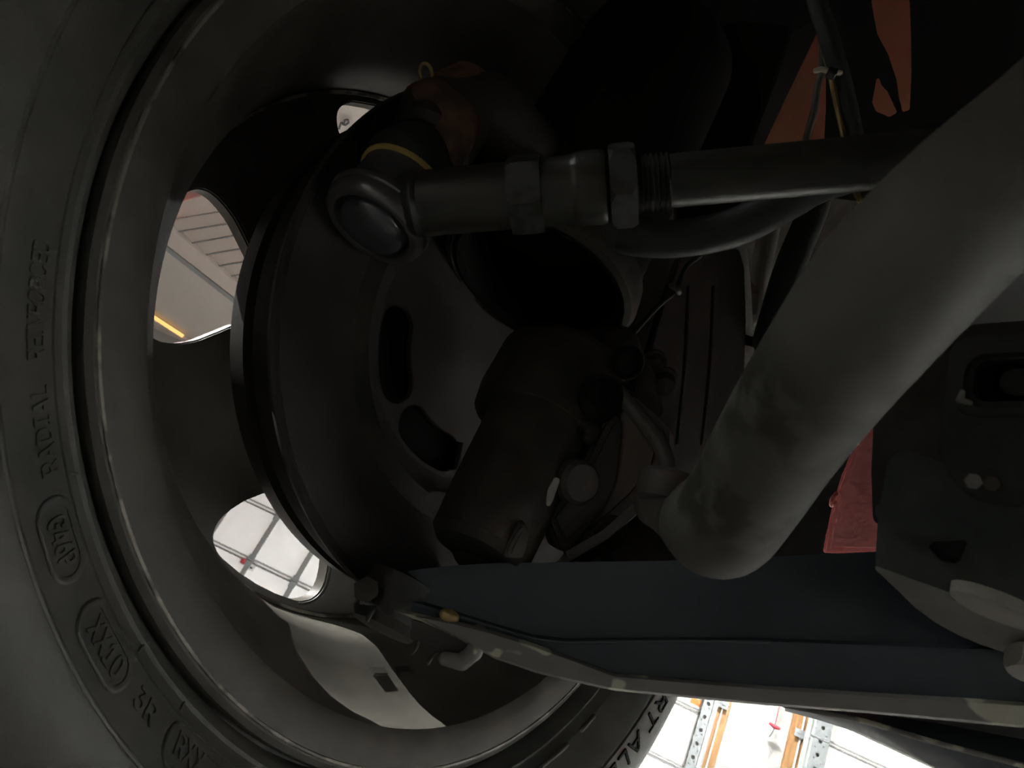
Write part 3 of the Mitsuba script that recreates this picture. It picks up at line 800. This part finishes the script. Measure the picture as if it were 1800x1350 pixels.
say("tie_rod", "steel tie rod with a black ball joint crossing in front of the wheel", "tie rod")

put("lower_hose__hose", tube([P(960, 330, .40), P(1005, 385, .385), P(1080, 412, .372), P(1180, 420, .362), P(1290, 400, .352), P(1385, 352, .345), P(1450, 318, .343), P(1640, 262, .35)], [.0085, .0085, .009, .009, .009, .009, .009, .009], 10, 24), HOSE)
put("lower_hose__sleeve", tube([P(1010, 388, .3845), P(1050, 404, .3775), P(1080, 412, .3715)], .0098, 6, 24), HOSE)
say("lower_hose", "black curved rubber hose passing under the tie rod", "hose")

# ------------------------------------------------------------------ lower control arm
ST = [(632, 1030, 1036, 1054, 1064, .330), (690, 1008, 1050, 1070, 1078, .329), (740, 1000, 1062, 1084, 1092, .327), (800, 994, 1080, 1096, 1120, .325), (870, 990, 1102, 1114, 1158, .322), (940, 989, 1122, 1136, 1182, .319), (1000, 988, 1128, 1158, 1197, .316),
      (1080, 987, 1127, 1188, 1214, .312), (1200, 985, 1126, 1198, 1226, .306), (1350, 979, 1128, 1210, 1240, .298), (1530, 970, 1134, 1222, 1254, .290), (1700, 966, 1140, 1232, 1270, .283), (1950, 958, 1150, 1250, 1294, .274), (2250, 950, 1160, 1270, 1320, .266), (3000, 925, 1185, 1315, 1372, .246), (3900, 895, 1215, 1370, 1440, .226)]
web = [[P(x, t, d + .006), P(x, t + (c - t) * .25, d + .006), P(x, c - 6, d + .001), P(x, c, d - .0035), P(x, c + 6, d - .0035), P(x, l, d - .006), P(x, l, d + .045), P(x, t, d + .075)] for x, t, c, l, b, d in ST]
put("control_arm__beam", loft(web), BEAM, 30)
put("control_arm__crease", tube([P(x, c + 1, d - .0034) for x, t, c, l, b, d in ST[3:10]], .0007, 5, 10), CREASELIT, True, "thin pale line for the highlight on the crease")  # thin tube painted as the highlight line of the crease
fl = [[P(x, l - 5, d - .0066), P(x, l + 2, d - .0092), P(x, b - 4, d - .0085), P(x, b, d - .004), P(x, b, d + .044), P(x, l - 3, d + .046)] for x, t, c, l, b, d in ST]
put("control_arm__lower_flange", loft(fl), FLANGE, 30, "worn scraped lower edge")
put("control_arm__joint_plate", slab([(655, 1062), (705, 1072), (770, 1090), (845, 1108), (838, 1146), (815, 1169), (772, 1160), (728, 1135), (690, 1105)], (770, 1125, .322), .016, CAM - P(770, 1125, .32) + np.array([0, .05, -.2]), .003, .003,
    holes=[[(722, 1098), (734, 1096), (738, 1110), (726, 1114)], [(758, 1112), (776, 1112), (780, 1124), (760, 1124)], [(792, 1112), (812, 1116), (818, 1128), (796, 1132)]]), CALIPER, 30)
put("control_arm__joint_lip", casting([((812, 1164, .318, .0035), (834, 1146, .318, .0035)), ((834, 1146, .318, .0035), (842, 1112, .319, .0035)), ((812, 1164, .318, .0035), (782, 1158, .319, .0028))], .0016), FLANGE, True)
put("control_arm__ball_joint", lathe([(.014, -.010), (.0165, -.006), (.0165, .012), (.010, .014)], P(690, 1068, .336), UP, 36), DARKSTEEL)
put("control_arm__nut", hexnut(.0055, .006, P(644, 1036, .322), CAM - P(644, 1036, .322)), CAST)
for pts in ([(734, 1128), (732, 1138), (724, 1148)], [(768, 1148), (758, 1156), (752, 1166)], [(655, 1074), (650, 1082), (646, 1090)]):
    put("control_arm__cotter_pin", tube([P(x, y, .315) for x, y in pts], .0009, 5, 8), NUT)
put("control_arm__grease_spot", casting([((783, 1080, .3195, .0026), (790, 1083, .3195, .003)), ((790, 1083, .3195, .003), (799, 1086, .3192, .0022))], .0014), BRASS, True)
say("control_arm", "long dark blue-grey control arm along the bottom with a scraped lower edge", "control arm")

B2 = [(1380, 1236, 1240, 1250, .345), (1440, 1242, 1252, 1266, .337), (1520, 1252, 1268, 1292, .328), (1640, 1270, 1304, 1348, .314), (1800, 1300, 1346, 1420, .298), (2000, 1340, 1400, 1500, .28), (2700, 1440, 1550, 1720, .24)]
put("crossmember__beam", loft([[P(x, a, d + .012), P(x, b - 4, d + .001), P(x, b, d - .001), P(x, b + 4, d), P(x, c, d + .012), P(x, c, d + .05), P(x, a, d + .05)] for x, a, b, c, d in B2]), BEAM, 30)
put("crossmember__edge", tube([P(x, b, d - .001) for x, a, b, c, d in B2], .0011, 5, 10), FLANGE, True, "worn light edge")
say("crossmember", "second dark beam running down to the lower right corner", "crossmember")

# ------------------------------------------------------------------ sway bar
SB = [(4200, 260, .150, .0178), (3300, 60, .152, .0178), (2700, -60, .155, .0178), (2320, -40, .160, .0178), (2150, 20, .164, .0178), (2000, 120, .166, .0178), (1850, 245, .168, .0178), (1700, 368, .1705, .0178), (1560, 510, .176, .0180), (1450, 652, .198, .0178), (1370, 770, .222, .0178), (1310, 868, .240, .0176), (1268, 922, .252, .0176), (1236, 915, .266, .0160)]
put("sway_bar__bar", tube([P(x, y, d) for x, y, d, r in SB], [r for *_, r in SB], 8, 40), SWAY, True)
put("sway_bar__flattened_end", casting([((1240, 915, .266, .0155), (1180, 890, .276, .0105)), ((1180, 890, .276, .0105), (1160, 885, .281, .0095))], .003), SWAYDIRT, True)
put("sway_bar__end_boss", lathe([(.0095, -.004), (.0105, -.001), (.0105, .0045), (.0085, .0065), (.003, .0068)], P(1170, 862, .272), UP + np.array([.15, .2, 0]), 36), CALIPER)
say("sway_bar", "thick grey sway bar crossing the right side with a bent lower end", "sway bar")

# ------------------------------------------------------------------ mount at the right edge
MZ = P(1660, 1060, .262)[2]
def on_level(px, py, z):
    d = ray(px, py)
    return CAM + d * ((z - CAM[2]) / d[2])
def mount_loop(z, grow):
    pix = [(1536, 998), (1600, 1022), (1660, 1043), (1780, 1086), (1960, 1150), (2010, 1230), (1900, 1196), (1760, 1141), (1720, 1128), (1680, 1111), (1638, 1088), (1600, 1060), (1570, 1030)]
    b = np.array([on_level(x, y, MZ) for x, y in pix])
    c = on_level(1830, 1110, MZ)
    q = c + (b - c) * grow
    q[:, 2] = z
    return q
put("suspension_mount__pan", loft([mount_loop(MZ + h, g) for h, g in ((.0006, .985), (.003, 1.0), (.0185, 1.035), (.0200, 1.062), (.0232, 1.062), (.0250, 1.04), (.044, 1.05), (.050, .97))]), MOUNT, 25)
put("suspension_mount__bottom_face", loft([mount_loop(MZ + h, g) for h, g in ((-.0012, .96), (-.0002, .992), (.0010, .992))]), MOUNTBASE, 25, "paler underside")
t_ = np.linspace(0, 2 * np.pi, 28, endpoint=False)
pc = on_level(1752, 1077, MZ - .004)
pad = lambda g, z: np.array([[pc[0] + .0150 * g * math.cos(t), pc[1] + .0062 * g * math.sin(t), z] for t in t_])
put("suspension_mount__bottom_pad", loft([pad(.86, MZ - .0045), pad(1.0, MZ - .0035), pad(1.0, MZ + .0005)]), MOUNTPAD, 30, "pale raised pad")
_a, _b = on_level(1551, 1003, MZ), on_level(1960, 1150, MZ)
_n = np.cross(_b - _a, UP)
_d = ray(1668, 966)
nd = float(((_a - CAM) @ _n) / (_d @ _n))
put("suspension_mount__notch_shade", slab([(1634, 952), (1704, 948), (1688, 986), (1660, 978)], (1668, 966, nd - .0045), .003, _n, .0005, .001), BLACK, 20)  # flat black plate painted for the dark of a recess
put("suspension_mount__stud", lathe([(.0085, -.004), (.009, -.002), (.009, .024)], P(1826, 1124, .262), UP, 32), DARKSTEEL)
put("suspension_mount__nut", hexnut(.0100, .008, P(1824, 1190, .2525), UP), MOUNTPAD, 25, "pale nut")
put("suspension_mount__upper_housing", slab([(1662, 598), (1710, 588), (2050, 575), (2050, 890), (1760, 895), (1700, 880), (1655, 838), (1640, 790)], (1740, 740, .222), .03, CAM - P(1740, 740, .222) + np.array([.1, .0, -.05]), .005, .004,
    holes=[[(1704, 648), (1720, 632), (2040, 620), (2040, 700), (1712, 706), (1700, 690)]]), PLASTIC, 30)
put("suspension_mount__recess_floor", slab([(1695, 625), (2045, 610), (2045, 712), (1695, 712)], (1740, 660, .245), .006, None, .001), BLACK, 20)
put("suspension_mount__oval_boss", slab([(1756, 660), (1775, 648), (1850, 645), (1850, 695), (1768, 695), (1755, 680)], (1780, 672, .237), .008, None, .002, .004), MOUNT, 30)
put("suspension_mount__corner", casting([((1686, 703, .222, .0009), (1706, 708, .222, .0007)), ((1692, 690, .222, .0008), (1686, 703, .222, .0009))], .0012), GREY, True)
put("suspension_mount__screw", bolt(P(1711, 846, .221), CAM - P(1711, 846, .221), .0024, .002), GREY)
put("suspension_mount__screw", bolt(P(1743, 850, .221), CAM - P(1743, 850, .221), .0024, .002), CAST)
say("suspension_mount", "dark cast cup-shaped mount at the right edge with a pale pad underneath", "mount")
put("frame_rail__rail", slab([(1440, 560), (1560, 585), (1700, 572), (2050, 560), (2050, 780), (1640, 780), (1548, 725), (1500, 760), (1440, 760)], (1640, 660, .40), .05, None, .008, .003), FRAME, 30)
put("frame_rail__upper_flange", slab([(1540, 590), (1600, 578), (2050, 545), (2050, 590), (1660, 608), (1560, 622)], (1650, 595, .385), .02, None, .004, .003), FRAME, 30)
put("frame_rail__lower_skirt", slab([(1535, 722), (1660, 712), (2050, 715), (2050, 900), (1560, 930), (1533, 920), (1530, 830)], (1640, 800, .36), .03, None, .006, .004), DARKSTEEL, 30)
say("frame_rail", "dark brown frame rail behind the cast mount on the right", "frame rail")

# ------------------------------------------------------------------ hoses and lines above the tie rod
put("green_hose__hose", tube([P(1425, -60, .60), P(1438, 10, .60), P(1452, 50, .60), P(1470, 110, .60), P(1485, 160, .60), P(1500, 230, .60), P(1512, 300, .6)], [.0075, .0075, .0075, .0075, .007, .007, .007], 6, 18), HOSE)
say("green_hose", "dark hose hanging past the cable tie at the top", "hose")
put("grey_line__line", tube([P(1447, 60, .64), P(1446, 120, .62), P(1438, 150, .62), P(1432, 190, .62), P(1423, 224, .62), P(1405, 290, .63)], .0030, 6, 14), GREY)
say("grey_line", "pale grey line left of the dark hose at the top", "line")
put("brass_line__line", tube([P(1448, 40, .63), P(1452, 95, .61), P(1462, 140, .60), P(1468, 170, .60), P(1476, 206, .60), P(1500, 320, .58), P(1512, 352, .56)], .0024, 6, 12), BRASS)
say("brass_line", "thin brass coloured line beside the dark hose at the top", "line")
put("cable_tie__band", tube([P(1434, 124, .605), P(1446, 122, .596), P(1460, 127, .590), P(1474, 128, .592), P(1480, 130, .6)], .0022, 5, 10), TIE)
put("cable_tie__head", box(P(1462, 129, .588) - .0035, P(1462, 129, .588) + .0035, .001), PLASTIC, False)
say("cable_tie", "pale cable tie holding the lines together at the top", "cable tie")

# lines beyond the tyre at the right
put("shock_line__tube", tube([P(1372, 300, .76), P(1352, 400, .75), P(1338, 470, .745), P(1332, 500, .745), P(1322, 560, .74)], [.0105, .0105, .0105, .0095, .0090], 6, 20), GREY)
put("shock_line__clip", slab([(1310, 486), (1318, 490), (1331, 510), (1330, 516), (1322, 516), (1311, 500)], (1320, 502, .72), .006, None, .001, .002), RUST, 20, "small rusty clip")
put("shock_line__block", slab([(1300, 552), (1352, 552), (1352, 604), (1300, 590)], (1325, 575, .74), .02, None, .003, .003), MOUNTPAD, 30, "pale block")
say("shock_line", "pale grey upright tube between the tyre and the thick bar", "tube")
put("dark_pipe__pipe", tube([P(1452, 296, .62), P(1425, 380, .60), P(1385, 480, .58), P(1350, 600, .57)], .0115, 6, 20), HOSE)
put("dark_pipe__arm", slab([(1300, 585), (1336, 596), (1330, 612), (1296, 602)], (1315, 598, .60), .008, None, .001, .002), BLACK, 20)
say("dark_pipe", "dark pipe partly hidden behind the thick bar", "pipe")
put("sensor_wire__wire", tube([P(1230, 450, .47), P(1206, 470, .46), P(1188, 510, .455), P(1160, 535, .45), P(1122, 576, .44), P(1092, 608, .43)], .0016, 6, 10), PLASTIC)
put("sensor_wire__clip", tube([P(1180, 502, .452), P(1190, 508, .45), P(1194, 514, .452)], .0018, 4, 8), GREY)
say("sensor_wire", "thin dark sensor wire beside the strut housing", "wire")

put("shade_sheet__flap", slab([(1196, 452), (1300, 436), (1309, 470), (1312, 560), (1308, 700), (1292, 850), (1240, 990), (1170, 1010), (1120, 860), (1130, 660), (1165, 540)], (1240, 650, .53), .006, AX * -1 + np.array([.1, .45, 0]), .001, .004), SHADESHEET, 20)  # added sheet that gives the lit tyre and rim their shaded tone
for x0, x1 in ((1196, 1202), (1240, 1246)):
    put("shade_sheet__rib", tube([P(x0 + 14, 505, .515), P(x1 + 2, 640, .505), P(x0 - 6, 780, .495)], .0013, 5, 8), SHADESHEET)
say("shade_sheet", "added dark brown ribbed sheet for the shaded tyre side between the caliper and the thick bar", "shade sheet")
put("truck_body__shade_panel", slab([(1120, 80), (1222, 60), (1300, 36), (1390, 46), (1342, 190), (1304, 300), (1300, 430), (1190, 440), (1190, 300), (1170, 150)], (1250, 200, .505), .006, None, .001, .004), BLACK, 20)  # black sheet added where the tyre lies in deep shade
